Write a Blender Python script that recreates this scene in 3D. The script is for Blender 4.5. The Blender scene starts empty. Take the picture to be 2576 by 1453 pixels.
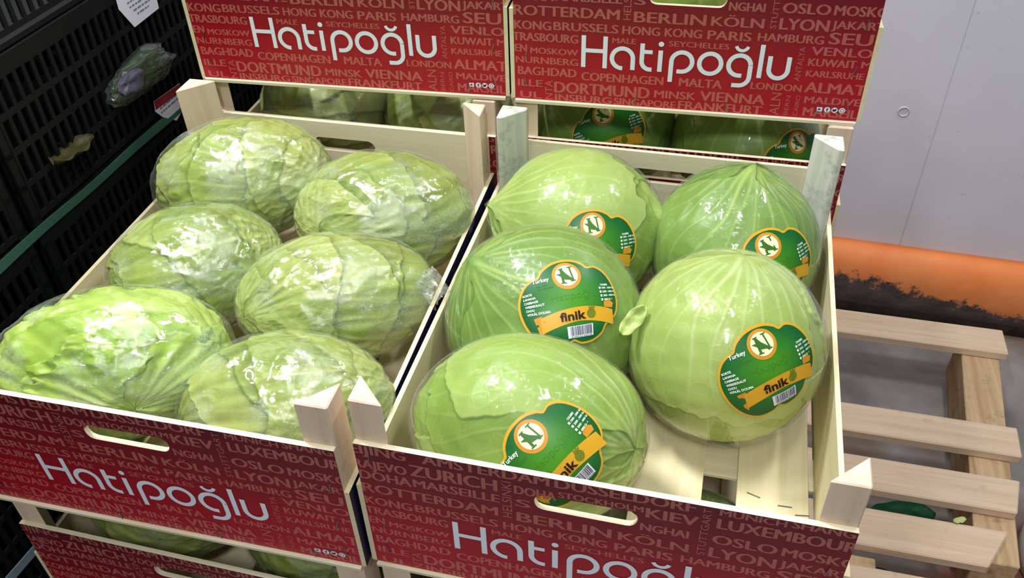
import bpy, bmesh, math, random
import numpy as np
from mathutils import Vector, Matrix
from mathutils.geometry import tessellate_polygon

S = bpy.context.scene
COL = S.collection
random.seed(7)

# ------------------------------------------------------------------ camera, light, exposure
cam_d = bpy.data.cameras.new('camera'); cam = bpy.data.objects.new('camera', cam_d); COL.objects.link(cam)
cam.location = (0.25226, -0.42348, 0.70881)
cam.rotation_mode = 'XYZ'; cam.rotation_euler = (0.88224, 0.02725, 0.24123)
cam_d.sensor_fit = 'HORIZONTAL'; cam_d.sensor_width = 36.0
cam_d.lens = 36.0 * 2220.6 / 2576.0
cam_d.clip_start = 0.02
S.camera = cam
S.view_settings.view_transform = 'Standard'; S.view_settings.look = 'None'
S.view_settings.gamma = 1.0; S.view_settings.use_curve_mapping = False
S.view_settings.exposure = 0.0
S.cycles.transparent_max_bounces = 10
S.cycles.max_bounces = 5; S.cycles.diffuse_bounces = 3; S.cycles.glossy_bounces = 2

world = bpy.data.worlds.new('world'); S.world = world; world.use_nodes = True
world.node_tree.nodes['Background'].inputs[0].default_value = (0.80, 0.88, 1.0, 1)
world.node_tree.nodes['Background'].inputs[1].default_value = 0.19

def tube_lamp(name, loc, rz, length, power, color=(0.93, 0.97, 1.0)):
    d = bpy.data.lights.new(name, 'AREA'); d.shape = 'RECTANGLE'; d.size = 0.09; d.size_y = length
    d.energy = power; d.color = color
    o = bpy.data.objects.new(name, d); COL.objects.link(o); o.location = loc; o.rotation_euler = (0, 0, rz)
    return o
tube_lamp('ceiling_or_fill_lamp', (-0.90, 0.45, 2.05), 0, 0.40, 44)
tube_lamp('ceiling_or_fill_lamp', (-0.35, 0.05, 2.05), 0, 0.40, 15)
tube_lamp('ceiling_or_fill_lamp', (0.42, -0.05, 2.05), 0.2, 0.40, 7)
tube_lamp('ceiling_or_fill_lamp', (1.05, 0.92, 2.05), 0.2, 0.40, 17)  # fill lamp, set beside the wall to brighten it and the kerb
tube_lamp('ceiling_or_fill_lamp', (0.35, -1.30, 2.05), 0.2, 0.40, 27)  # fill lamp added in front to brighten the printed end panels

# ------------------------------------------------------------------ materials
def srgb(r, g, b):
    f = lambda c: (c/255/12.92) if c/255 <= 0.04045 else ((c/255+0.055)/1.055)**2.4
    return (f(r), f(g), f(b), 1)

class NT:
    def __init__(self, name):
        self.m = bpy.data.materials.new(name); self.m.use_nodes = True
        self.n = self.m.node_tree.nodes; self.l = self.m.node_tree.links
        self.b = self.n['Principled BSDF']; self.out = self.n['Material Output']
    def new(self, t, **kw):
        x = self.n.new(t)
        for k, v in kw.items(): setattr(x, k, v)
        return x
    def put(self, sock, v):
        if hasattr(v, 'links') or isinstance(v, bpy.types.NodeSocket): self.l.new(v, sock)
        else: sock.default_value = v
    def coord(self, scale=(1, 1, 1), loc=(0, 0, 0)):
        c = self.new('ShaderNodeTexCoord'); m = self.new('ShaderNodeMapping')
        m.inputs['Scale'].default_value = scale; m.inputs['Location'].default_value = loc
        self.l.new(c.outputs['Object'], m.inputs['Vector']); return m.outputs['Vector']
    def noise(self, vec, scale, detail=4, rough=0.55, out=0, dist=0.0):
        x = self.new('ShaderNodeTexNoise'); self.l.new(vec, x.inputs['Vector'])
        x.inputs['Scale'].default_value = scale; x.inputs['Detail'].default_value = detail
        x.inputs['Roughness'].default_value = rough; x.inputs['Distortion'].default_value = dist
        return x.outputs[out]
    def ramp(self, fac, stops, interp='LINEAR'):
        r = self.new('ShaderNodeValToRGB'); e = r.color_ramp.elements; r.color_ramp.interpolation = interp
        while len(e) < len(stops): e.new(0.5)
        for i, (p, c) in enumerate(stops):
            e[i].position = p; e[i].color = c if len(c) == 4 else (*c, 1)
        self.put(r.inputs[0], fac); return r.outputs[0]
    def mix(self, fac, a, b, mode='MIX'):
        x = self.new('ShaderNodeMix', data_type='RGBA', blend_type=mode)
        self.put(x.inputs[0], fac); self.put(x.inputs[6], a); self.put(x.inputs[7], b); return x.outputs[2]
    def math(self, op, a, b=0.0, clamp=False):
        x = self.new('ShaderNodeMath', operation=op, use_clamp=clamp)
        self.put(x.inputs[0], a); self.put(x.inputs[1], b); return x.outputs[0]
    def attr(self, name, out='Fac'):
        x = self.new('ShaderNodeAttribute'); x.attribute_name = name; return x.outputs[out]
    def bump(self, h, strength, dist=0.001):
        x = self.new('ShaderNodeBump'); x.inputs['Strength'].default_value = strength
        x.inputs['Distance'].default_value = dist; self.l.new(h, x.inputs['Height']); return x.outputs[0]
    def base(self, c, rough=0.5, spec=0.4, normal=None):
        self.put(self.b.inputs['Base Color'], c); self.put(self.b.inputs['Roughness'], rough)
        self.b.inputs['Specular IOR Level'].default_value = spec
        if normal: self.l.new(normal, self.b.inputs['Normal'])
        return self.m

def plain(name, c, rough=0.5, spec=0.3):
    return NT(name).base(c, rough, spec)

def wood(name, light, dark, axis, dirt=0.0, dirt_col=(0.12, 0.10, 0.08, 1), amount=0.6):
    t = NT(name)
    sc = [60, 60, 60]; sc[axis] = 3
    v = t.coord(tuple(sc)); g = t.noise(v, 1.0, 6, 0.6, dist=0.6)
    c = t.ramp(g, [(0.30, dark), (0.62, light)])
    v2 = t.coord(); big = t.noise(v2, 9, 3)
    c = t.mix(t.math('MULTIPLY', big, 0.25), c, dark)
    if dirt > 0:
        d = t.noise(v2, 26, 6, 0.7)
        f = t.ramp(d, [(1-dirt-0.12, (0, 0, 0)), (1-dirt+0.1, (1, 1, 1))])
        c = t.mix(t.math('MULTIPLY', f, amount), c, dirt_col)
    return t.base(c, 0.7, 0.2, t.bump(g, 0.15))

M = {}
M['poplar_x'] = wood('poplar_plywood', srgb(238, 226, 196), srgb(220, 204, 168), 0)
M['poplar_y'] = wood('poplar_plywood_lengthwise', srgb(238, 225, 186), srgb(222, 205, 160), 1)
M['poplar_z'] = wood('poplar_post_wood', srgb(234, 210, 184), srgb(212, 186, 156), 2, 0.34, srgb(120, 100, 80), 0.5)
M['weathered'] = wood('weathered_post_wood', srgb(222, 220, 205), srgb(190, 190, 176), 2, 0.40, srgb(95, 100, 92), 0.75)
M['pallet_x'] = wood('pallet_slat_wood', srgb(240, 212, 182), srgb(222, 188, 154), 0, 0.28, srgb(150, 116, 96), 0.5)
M['pallet_y'] = wood('pallet_stringer_wood', srgb(222, 190, 148), srgb(184, 148, 108), 1, 0.34, srgb(80, 60, 45), 0.6)
M['staple'] = NT('staple_steel').base(srgb(150, 150, 150), 0.35, 0.5); M['staple'].node_tree.nodes['Principled BSDF'].inputs['Metallic'].default_value = 1.0

# printed red face: the print itself runs from maroon at its top edge to bright red at its foot
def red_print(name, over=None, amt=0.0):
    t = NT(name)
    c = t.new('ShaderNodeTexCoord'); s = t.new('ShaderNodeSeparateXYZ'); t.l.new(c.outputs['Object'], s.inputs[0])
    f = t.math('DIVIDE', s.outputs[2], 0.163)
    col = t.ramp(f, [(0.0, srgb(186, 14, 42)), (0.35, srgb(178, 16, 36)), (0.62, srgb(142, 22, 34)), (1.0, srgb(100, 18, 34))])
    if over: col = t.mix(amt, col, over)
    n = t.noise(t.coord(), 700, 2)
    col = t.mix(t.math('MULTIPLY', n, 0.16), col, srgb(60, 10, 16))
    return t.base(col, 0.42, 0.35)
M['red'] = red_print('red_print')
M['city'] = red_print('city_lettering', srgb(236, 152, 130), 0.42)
M['logo'] = plain('logo_white', srgb(238, 246, 252), 0.45)
M['navy'] = plain('navy_print', srgb(34, 28, 62), 0.5)
M['icon_dark'] = plain('icon_dark', srgb(52, 24, 46), 0.5)

# cabbage leaf: tint per leaf, pale ribs, fine net of small veins
def leaf_mat(name, pale, mid, deep, rib):
    t = NT(name)
    v = t.coord()
    n = t.noise(v, 14, 4)
    f = t.math('ADD', t.attr('tint'), t.math('MULTIPLY', t.math('SUBTRACT', n, 0.5), 0.7), True)
    col = t.ramp(f, [(0.0, pale), (0.5, mid), (1.0, deep)])
    vor = t.new('ShaderNodeTexVoronoi', feature='DISTANCE_TO_EDGE'); t.l.new(v, vor.inputs['Vector'])
    vor.inputs['Scale'].default_value = 62
    net = t.ramp(vor.outputs[0], [(0.0, (1, 1, 1)), (0.07, (0, 0, 0))])
    col = t.mix(t.math('MULTIPLY', net, 0.08), col, rib)
    col = t.mix(t.math('MULTIPLY', t.attr('vein'), 0.75, True), col, rib)
    col = t.mix(t.math('MULTIPLY', t.attr('crease_shade'), 0.85, True), col, deep)  # shade under overlapping leaf edges, put into the leaf colour
    col = t.mix(1.0, col, (0.84, 0.86, 0.72, 1), 'MULTIPLY')
    t.base(col, 0.42, 0.35, t.bump(net, 0.10, 0.0008))
    return t.m
M['leaf'] = leaf_mat('cabbage_leaf', srgb(190, 206, 126), srgb(156, 184, 76), srgb(116, 150, 50), srgb(204, 216, 144))
M['leaf_green'] = leaf_mat('cabbage_leaf_green', srgb(158, 186, 96), srgb(130, 164, 68), srgb(92, 130, 46), srgb(188, 206, 118))
M['leaf_pale'] = leaf_mat('cabbage_leaf_pale', srgb(214, 222, 152), srgb(188, 206, 112), srgb(142, 166, 68), srgb(220, 226, 168))
M['leaf_wrap'] = leaf_mat('cabbage_leaf_layered', srgb(204, 210, 130), srgb(168, 184, 84), srgb(108, 130, 42), srgb(216, 220, 156))
M['leaf_bright'] = leaf_mat('cabbage_leaf_bright', srgb(206, 222, 118), srgb(178, 208, 72), srgb(124, 164, 44), srgb(214, 226, 140))
M['leaf_dark'] = plain('dark_leafy_green', srgb(38, 58, 22), 0.5)
M['leaf_yellow'] = plain('yellowed_leaf', srgb(62, 58, 28), 0.5)

def film_mat(name, rough, bump_s, haze, crumple):
    t = NT(name)
    v = t.coord()
    if crumple:
        nn = t.noise(v, 40, 3, 0.6, out=1); sc = t.new('ShaderNodeVectorMath', operation='SCALE'); t.l.new(nn, sc.inputs[0]); sc.inputs['Scale'].default_value = 0.02
        nz = t.new('ShaderNodeVectorMath', operation='ADD'); t.l.new(v, nz.inputs[0]); t.l.new(sc.outputs[0], nz.inputs[1])
        b = t.new('ShaderNodeTexVoronoi', feature='F1', distance='EUCLIDEAN'); t.l.new(nz.outputs[0], b.inputs['Vector']); b.inputs['Scale'].default_value = 330
        a = t.noise(v, 300, 4, 0.7, dist=2.0)
        fib = t.noise(t.coord((50, 380, 380)), 1.0, 3, 0.6, dist=1.2)
        h = t.math('ADD', t.math('MULTIPLY', a, 0.35), t.math('ADD', t.math('MULTIPLY', b.outputs[0], 0.55), t.math('MULTIPLY', fib, 1.25)))
        calm = t.ramp(t.noise(v, 19, 3, 0.6), [(0.38, (0.10, 0.10, 0.10)), (0.56, (1, 1, 1))])
        soft = t.noise(v, 45, 2, 0.5, dist=1.0)
        h = t.math('ADD', t.math('MULTIPLY', h, calm), t.math('MULTIPLY', soft, 0.55))
        patch = t.ramp(t.noise(v, 17, 3, 0.6), [(0.48, (0.16, 0.16, 0.16)), (0.62, (1, 1, 1))])
        glint_fleck = t.ramp(t.noise(t.coord((150, 420, 420)), 1.0, 3, 0.7, dist=1.5), [(0.40, (0.25, 0.25, 0.25)), (0.62, (1, 1, 1))])
        patch = t.math('MULTIPLY', patch, glint_fleck)  # crumpled film haze, with white flecks painted in for its sparkle
    else:
        a = t.noise(v, 18, 3, 0.5, dist=1.5); c = t.noise(v, 90, 3, 0.6, dist=3.0)
        h = t.math('ADD', a, t.math('MULTIPLY', t.ramp(c, [(0.55, (0, 0, 0)), (0.75, (1, 1, 1))]), 0.16)); patch = None
    nrm = t.bump(h, bump_s, 0.004 if not crumple else 0.0013)
    gl = t.new('ShaderNodeBsdfGlossy'); gl.inputs['Roughness'].default_value = rough
    gl.inputs['Color'].default_value = (1, 1, 1, 1); t.l.new(nrm, gl.inputs['Normal'])
    tr = t.new('ShaderNodeBsdfTransparent'); tr.inputs[0].default_value = (0.985, 0.99, 0.985, 1)
    fr = t.new('ShaderNodeFresnel'); fr.inputs['IOR'].default_value = 1.5
    fac = t.math('MINIMUM', t.math('MULTIPLY', fr.outputs[0], 2.4 if crumple else 1.2), 0.20)
    mx = t.new('ShaderNodeMixShader'); t.l.new(fac, mx.inputs[0]); t.l.new(tr.outputs[0], mx.inputs[1]); t.l.new(gl.outputs[0], mx.inputs[2])
    df = t.new('ShaderNodeBsdfDiffuse'); df.inputs[0].default_value = (0.88, 0.91, 0.89, 1); t.l.new(nrm, df.inputs['Normal'])
    m2 = t.new('ShaderNodeMixShader')
    # edge-on film is whitened in place of the bright reflection there
    lw = t.new('ShaderNodeLayerWeight'); lw.inputs['Blend'].default_value = 0.25
    hz = t.math('MULTIPLY', patch, haze) if patch else t.math('ADD', haze, 0.0)
    t.put(m2.inputs[0], t.math('ADD', hz, t.math('MULTIPLY', t.math('POWER', lw.outputs['Facing'], 3.0), 0.08)))
    t.l.new(mx.outputs[0], m2.inputs[1]); t.l.new(df.outputs[0], m2.inputs[2])
    t.l.new(m2.outputs[0], t.out.inputs['Surface']); t.n.remove(t.b)
    return t.m
M['film'] = film_mat('clear_shrink_film', 0.05, 0.30, 0.02, False)
M['cling'] = film_mat('crumpled_cling_film', 0.05, 0.36, 0.20, True)

M['gold'] = plain('label_gold', srgb(214, 160, 40), 0.35)
def label_green():
    t = NT('label_green'); c = t.ramp(t.attr('tint'), [(0.15, srgb(70, 140, 28)), (0.75, srgb(24, 100, 40)), (1, srgb(16, 84, 38))]); return t.base(c, 0.35, 0.35)
M['lgreen'] = label_green()
M['lring'] = plain('label_ring', srgb(206, 140, 36), 0.4)
M['cream'] = plain('label_cream', srgb(244, 236, 188), 0.4)
M['ltext'] = plain('label_text_white', srgb(232, 240, 226), 0.4)
M['lbrown'] = plain('label_text_brown', srgb(44, 18, 10), 0.4)
M['lleaf'] = plain('label_emblem_green', srgb(58, 108, 34), 0.4)
M['lfruit'] = plain('label_fruit_olive', srgb(112, 122, 30), 0.4)
M['lemboss'] = plain('label_emboss', srgb(66, 124, 40), 0.35)
M['barcode'] = plain('barcode_ink', srgb(60, 58, 84), 0.4)
M['barwhite'] = plain('barcode_paper', srgb(226, 224, 232), 0.4)

# ------------------------------------------------------------------ mesh helpers
def tag(o, label=None, cat=None, group=None, kind=None):
    if label: o['label'] = label
    if cat: o['category'] = cat
    if group: o['group'] = group
    if kind: o['kind'] = kind
    return o
def empty(name, label=None, cat=None, group=None, mat=None):
    o = bpy.data.objects.new(name, None); o.empty_display_size = 0.05; COL.objects.link(o)
    if mat is not None: o.matrix_world = mat
    return tag(o, label, cat, group)
def link(name, me, parent=None, label=None):
    o = bpy.data.objects.new(name, me); COL.objects.link(o)
    if parent: o.parent = parent
    if label: o['label'] = label
    return o
class MB:
    def __init__(s): s.v = []; s.f = []; s.m = []
    def add(s, vs, fs, mi=0):
        k = len(s.v); s.v += [tuple(v) for v in vs]; s.f += [tuple(i+k for i in f) for f in fs]; s.m += [mi]*len(fs)
    def box(s, a, b, mi=0):
        (x0, y0, z0), (x1, y1, z1) = a, b
        s.add([(x0, y0, z0), (x1, y0, z0), (x1, y1, z0), (x0, y1, z0), (x0, y0, z1), (x1, y0, z1), (x1, y1, z1), (x0, y1, z1)],
              [(0, 3, 2, 1), (4, 5, 6, 7), (0, 1, 5, 4), (1, 2, 6, 5), (2, 3, 7, 6), (3, 0, 4, 7)], mi)
    def prism(s, poly, z0, z1, mi=0, axis=2):
        n = len(poly)
        def P(p, z):
            return (p[0], p[1], z) if axis == 2 else (z, p[0], p[1])
        s.add([P(p, z0) for p in poly]+[P(p, z1) for p in poly],
              [tuple(range(n))[::-1], tuple(range(n, 2*n))]+[(i, (i+1) % n, n+(i+1) % n, n+i) for i in range(n)], mi)
    def mesh(s, name, mats, bevel=0.0, smooth=False):
        me = bpy.data.meshes.new(name); me.from_pydata(s.v, [], s.f)
        for m in mats: me.materials.append(m)
        me.polygons.foreach_set('material_index', s.m); 
        if bevel > 0:
            bm = bmesh.new(); bm.from_mesh(me); bmesh.ops.recalc_face_normals(bm, faces=bm.faces)
            bmesh.ops.bevel(bm, geom=[e for e in bm.edges if e.calc_face_angle(0) > 0.6], offset=bevel, segments=1, affect='EDGES')
            bm.to_mesh(me); bm.free()
        if smooth: me.polygons.foreach_set('use_smooth', [True]*len(me.polygons))
        me.update(); return me

_tc = {}
def text_geo(body, bold=0.0):
    """flat glyph triangles of the built-in font, normalised: x 0..1 over the word, y 0..1 over the cap height"""
    key = (body, bold)
    if key not in _tc:
        cu = bpy.data.curves.new('t', 'FONT'); cu.body = body; cu.size = 1; cu.resolution_u = 3; cu.offset = bold
        o = bpy.data.objects.new('t', cu); COL.objects.link(o)
        dg = bpy.context.evaluated_depsgraph_get()
        me = bpy.data.meshes.new_from_object(o.evaluated_get(dg))
        v = np.array([p.co[:] for p in me.vertices]); f = [tuple(p.vertices) for p in me.polygons]
        bpy.data.objects.remove(o); bpy.data.curves.remove(cu); bpy.data.meshes.remove(me)
        cap = 0.729 + 2*bold
        v[:, 0] = (v[:, 0]-v[:, 0].min())/(v[:, 0].max()-v[:, 0].min()); v[:, 1] = (v[:, 1]+bold)/cap
        _tc[key] = (v[:, :2], f)
    return _tc[key]
def ribbon(pts, w, closed=False):
    """flat stroke of width w along pts"""
    P = np.array(pts, float); n = len(P)
    T = np.empty_like(P)
    for i in range(n):
        a = P[(i-1) % n] if (closed or i > 0) else P[i]; b = P[(i+1) % n] if (closed or i < n-1) else P[i]
        T[i] = (b-a)/np.linalg.norm(b-a)
    N = np.stack([-T[:, 1], T[:, 0]], 1)*w/2
    v = np.concatenate([P+N, P-N]); m = n if closed else n-1
    return v, [(i, (i+1) % n, n+(i+1) % n, n+i) for i in range(m)]
def arc(cx, cy, r, a0, a1, n=28):
    return [(cx+r*math.cos(math.radians(a)), cy+r*math.sin(math.radians(a))) for a in np.linspace(a0, a1, n)]
def disc(cx, cy, rx, ry=None, n=40):
    ry = ry or rx
    return [(cx+rx*math.cos(2*math.pi*i/n), cy+ry*math.sin(2*math.pi*i/n)) for i in range(n)], [tuple(range(n))]

# ------------------------------------------------------------------ printed wooden crates
W, HP, PZ, DP, ZS, PT = 0.390, 0.1633, 0.2090, 0.5026, 0.1098, 0.005
WORDS = [  # word, x0, x1, baseline, cap height (mm on the panel)
 ('BEIJING', -14, 44, 152.5, 12), ('AMSTERDAM', 58.6, 162, 153.5, 12), ('DUSSELDORF', 167, 274, 153.5, 12), ('MUNICH', 292.4, 340.3, 155.6, 8), ('SHANGHAI', 344.3, 410, 156.5, 9.5),
 ('SARAJEVO', -18, 43.2, 134.5, 11.5), ('ZURICH', 46.6, 119.4, 135.3, 15.4), ('DOHA', 134.3, 167.6, 137.0, 11), ('STOCKHOLM', 169.8, 235.9, 142.2, 7.6), ('KIEV', 238.7, 277.7, 137.4, 12.8), ('LUXEMBOURG', 292.2, 405, 139.6, 13.1),
 ('DOHA', 0.5, 45.9, 120.2, 12), ('MARSEILLE', 48.1, 121.2, 121.2, 10.8), ('S', 135, 146.6, 121.3, 10), ('NGHAI', 235.4, 272.2, 120, 10), ('OSLO', 290.8, 338.5, 120.3, 12), ('MOSKOVA', 342.8, 418, 120.5, 11.5),
 ('ROTTERDAM', 0.7, 119, 103, 12.5), ('BERLIN', 135.6, 212.5, 101.5, 13), ('KÖLN', 218.8, 273.5, 102, 11.5), ('LYON', 290.1, 340, 102.2, 13.5), ('JAKARTA', 343.2, 407, 106, 9.5),
 ('HONG', -45, -3, 86.5, 11), ('KONG', 1.1, 42.9, 86.5, 11), ('BRUSSELS', 46.4, 118.5, 87.3, 10.5), ('HONG KONG', 123.7, 209.8, 87, 10.5), ('PARIS', 216.5, 262.5, 86.6, 11), ('HAMBURG', 269.8, 337.9, 88, 9.8), ('SEUL', 343.4, 402, 88.8, 14),
 ('STRASBOURG', -6.5, 73.8, 72.8, 10.6), ('MALE', 113, 138.9, 76, 6.8), ('SEYCHELLES', 175.6, 240.9, 76, 6.8), ('VENLO', 327.6, 390, 75.4, 10.4),
 ('EN', 1.3, 14.9, 59.2, 10), ('MOSKOW', 19.4, 74.1, 58, 7.8), ('KUWAIT', 326.7, 376.3, 62.8, 9.5), ('MINSK', 381.9, 424, 63.5, 8.4),
 ('NURNBERG', 1.9, 74.4, 45.6, 8.8), ('KARLSRUHE', 326.6, 386.9, 50.2, 8),
 ('BAGHDAD', 4.3, 72.8, 31.1, 11), ('COPENHAGEN', 79.2, 172.6, 28.5, 11), ('MALTA', 190.9, 238.2, 29, 11), ('LONDON', 270.1, 324.6, 31.4, 9), ('ALMATY', 328.3, 405, 31.6, 13.4),
 ('ILLE', 4, 32.8, 16.4, 9.4), ('DORTMUND', 47.5, 158, 10.6, 15), ('MINSK', 164.2, 210.7, 12.6, 10.2), ('VIENNA', 216, 287.5, 12.6, 13), ('MALDIVES', 330.5, 397, 18.5, 9),
 ('UL', 6.4, 31.7, 1.4, 9), ('INSBURG', 48.5, 114.6, 0.6, 9), ('SINGAPORE', 118.3, 189.1, 0.6, 9), ('FRANKFURT', 192.6, 285.8, 0.5, 11), ('MARSEILLE', 331.5, 405, 2.8, 11.5)]
VERT = [('HELSINKI', 131.6, 103.5, 150, 8.6), ('STUTTGART', 286.5, 102.5, 161, 6.5), ('ANTALYA', 321, 44, 84, 6.5), ('NTA', 45, 1, 25.5, 9.5), ('MALN', 305, -9, 28.5, 11.5), ('BERN', 315, 2, 26, 5.0), ('CAIRO', 325.5, 2, 27, 5.0)]
HOLE = (150.0, 233.0, 122.3, 141.0)

def slot(x0, x1, z0, z1, n=10):
    r = (z1-z0)/2; cz = (z0+z1)/2
    return arc(x1-r, cz, r, -90, 90, n)+arc(x0+r, cz, r, 90, 270, n)

def panel_mesh(name, printed, y_out, y_in, hole_flip=False):
    """end panel with a hand hole; y_out is the printed side"""
    b = MB()
    hx0, hx1 = (HOLE[0]/1000, HOLE[1]/1000)
    if hole_flip: hx0, hx1 = W-hx1, W-hx0
    outer = [(0, 0), (W, 0), (W, HP), (0, HP)]
    hole = slot(hx0, hx1, HOLE[2]/1000, HOLE[3]/1000)
    hole = [(x+random.uniform(-.0004, .0004), z+random.uniform(-.0004, .0004)) for x, z in hole]
    tr = tessellate_polygon([[Vector((x, z, 0)) for x, z in outer], [Vector((x, z, 0)) for x, z in hole]])
    al = outer+hole
    b.add([(x, y_out, z) for x, z in al], tr, 0)
    b.add([(x, y_in, z) for x, z in al], [t[::-1] for t in tr], 1)
    for ring in (outer, hole):
        n = len(ring)
        b.add([(x, y_out, z) for x, z in ring]+[(x, y_in, z) for x, z in ring], [(i, (i+1) % n, n+(i+1) % n, n+i) for i in range(n)], 1)
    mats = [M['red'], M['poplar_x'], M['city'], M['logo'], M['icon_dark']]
    if printed:
        sgn = -1 if y_out < y_in else 1
        def put(v, f, mi, lift):
            y = y_out+sgn*lift
            b.add([(p[0]/1000, y, p[1]/1000) for p in v], f, mi)
        def clipped(v, f, mi, lift):
            if v[:, 0].min() >= 0 and v[:, 0].max() <= 390 and v[:, 1].min() >= 0 and v[:, 1].max() <= 163.3:
                return put(v, f, mi, lift)
            bm = bmesh.new(); vs = [bm.verts.new((p[0], p[1], 0)) for p in v]
            for q in f:
                try: bm.faces.new([vs[i] for i in q])
                except ValueError: pass
            for co, no in (((0.3, 0, 0), (-1, 0, 0)), ((389.7, 0, 0), (1, 0, 0)), ((0, 0.3, 0), (0, -1, 0)), ((0, 163.0, 0), (0, 1, 0))):
                bmesh.ops.bisect_plane(bm, geom=bm.verts[:]+bm.edges[:]+bm.faces[:], plane_co=co, plane_no=no, clear_outer=True)
            bm.verts.index_update()
            if bm.faces: put([p.co[:2] for p in bm.verts], [tuple(x.index for x in q.verts) for q in bm.faces], mi, lift)
            bm.free()
        for w, x0, x1, z, h in WORDS:
            v, f = text_geo(w, 0.0)
            for k in (0, 1, 2):
                e = 0.05*h*(k-1); clipped(np.stack([x0+v[:, 0]*(x1-x0)+e, z+v[:, 1]*h*.97+(.015 if k == 1 else 0)*h], 1), f, 2, 0.00015+0.00003*k)
        for w, xb, z0, z1, h in VERT:
            v, f = text_geo(w, 0.0)
            clipped(np.stack([xb-v[:, 1]*h, z0+v[:, 0]*(z1-z0)], 1), f, 2, 0.00015)
        lift = [0.0003]
        def L(pts, w=5.0, closed=False):
            lift[0] += 0.000015; put(*ribbon(pts, w, closed), 3, lift[0])
        L([(80.6, 45), (80.6, 83.2)]); L([(105.2, 45), (105.2, 83.2)]); L([(80.6, 65.5), (105.2, 65.5)], 4.8)          # H
        L(arc(125, 58.3, 11.9, 0, 272)); L([(136.9, 58.6), (136.9, 45)])                                                 # a
        L([(146.8, 77.5), (146.8, 56.4)]+arc(156.3, 56.4, 9.5, 180, 272, 10)+[(158.6, 46.9)]); L([(146.8, 67.8), (158.4, 67.8)], 4.6)  # t
        L([(167.3, 45), (167.3, 70.5)]); put(*disc(167.3, 77.8, 3.0), 3, 0.0003)                                          # i
        L([(179.9, 33.5), (179.9, 58.3)]+arc(191.4, 58.3, 11.5, 178, -90, 26)+[(186.5, 46.8)])                            # p
        L(arc(222.6, 58.3, 11.9, 0, 350, 40), 5.0, True)                                                                  # o
        L(arc(254.6, 58.3, 11.9, 5, 275, 34)+[(258, 46.4)]); L([(266.5, 59), (266.5, 45.4)]+arc(255.9, 45.2, 10.6, 0, -88, 12)+[(248.5, 34.6)])  # g
        L(arc(255, 82.4, 6.6, 195, 345, 16), 3.6)                                                                          # breve
        L([(276.8, 45), (276.8, 84)])                                                                                     # l
        L([(286.3, 71.5), (286.3, 56.2)]+arc(296.4, 56.2, 10.1, 180, 360, 22)+[(306.5, 71.5)])                            # u
        for i, x in enumerate((348.3, 356.6, 364.6, 372.6)):
            if i == 0: put([(x-3, 9.6), (x+3, 9.6), (x+3, 14.6), (x-3, 14.6)], [(0, 1, 2, 3)], 3, 0.0003); put([(x-1.2, 10.6), (x+1.8, 12.1), (x-1.2, 13.6)], [(0, 1, 2)], 4, 0.00042)
            else: put(*disc(x, 12.1, 3.3, n=24), 3, 0.0003)
        put(*ribbon([(357.8, 14.0), (356.6, 13.6), (356.5, 9.6)], 0.9), 4, 0.00042); put(*ribbon([(355.1, 12.2), (358.0, 12.2)], 0.8), 4, 0.00042)
        put([(362.6, 10.6), (365, 10.3), (366.3, 11.8), (366.8, 13.6), (365.2, 13.8), (364.5, 12.7), (362.5, 13.6)], [(0, 1, 2, 3, 4, 5, 6)], 4, 0.00042)
        put(*ribbon(arc(372.6, 12.1, 1.8, 0, 340, 16), 0.5, True), 4, 0.00042)
    return b.mesh(name, mats)

ME = {}
def build_crate_meshes():
    ME['front'] = panel_mesh('front_panel', True, 0, PT)
    ME['back'] = panel_mesh('back_panel', False, DP, DP-PT, True)
    b = MB(); b.box((0, 0, 0), (0.0047, DP, ZS)); b.m[5] = 1; ME['side'] = b.mesh('side_panel', [M['poplar_y'], M['navy']])
    b = MB(); b.box((0, 0.006, 0), (0.067, DP-0.006, 0.004)); ME['slat'] = b.mesh('floor_slat', [M['poplar_y']], 0.0005)
    b = MB(); b.box((0.0, 0, 0), (W, 0.04, 0.0045)); ME['bar'] = b.mesh('floor_crossbar', [M['poplar_x']], 0.0005)
    b = MB(); b.box((0, -0.0035, 0), (W, 0.02, 0.0045)); ME['lath'] = b.mesh('bottom_lath', [M['poplar_x']], 0.0006)
    for k, a in (('post', 0.029), ('post_wide', 0.036), ('post_thick', 0.046)):
        b = MB(); b.prism([(0, 0), (a, 0), (a*0.93, a*0.07), (a*0.07, a*0.93), (0, a)], 0.0002, PZ-0.0002); ME[k] = b.mesh('corner_post', [M['poplar_z']], 0.0012)
    b = MB(); b.prism([(0, 0), (.031, 0), (.031, .006), (.006, .031), (0, .031)], 0.0002, PZ-0.0002); ME['post_old'] = b.mesh('corner_post', [M['weathered']], 0.0012)
    b = MB(); b.box((-0.0005, -0.0006, -0.006), (0.0005, 0, 0.006)); ME['staple_v'] = b.mesh('staple', [M['staple']])
    b = MB(); b.box((-0.0065, -0.0005, 0), (0.0065, 0.0005, 0.0007)); ME['staple_h'] = b.mesh('staple', [M['staple']])
build_crate_meshes()

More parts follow.
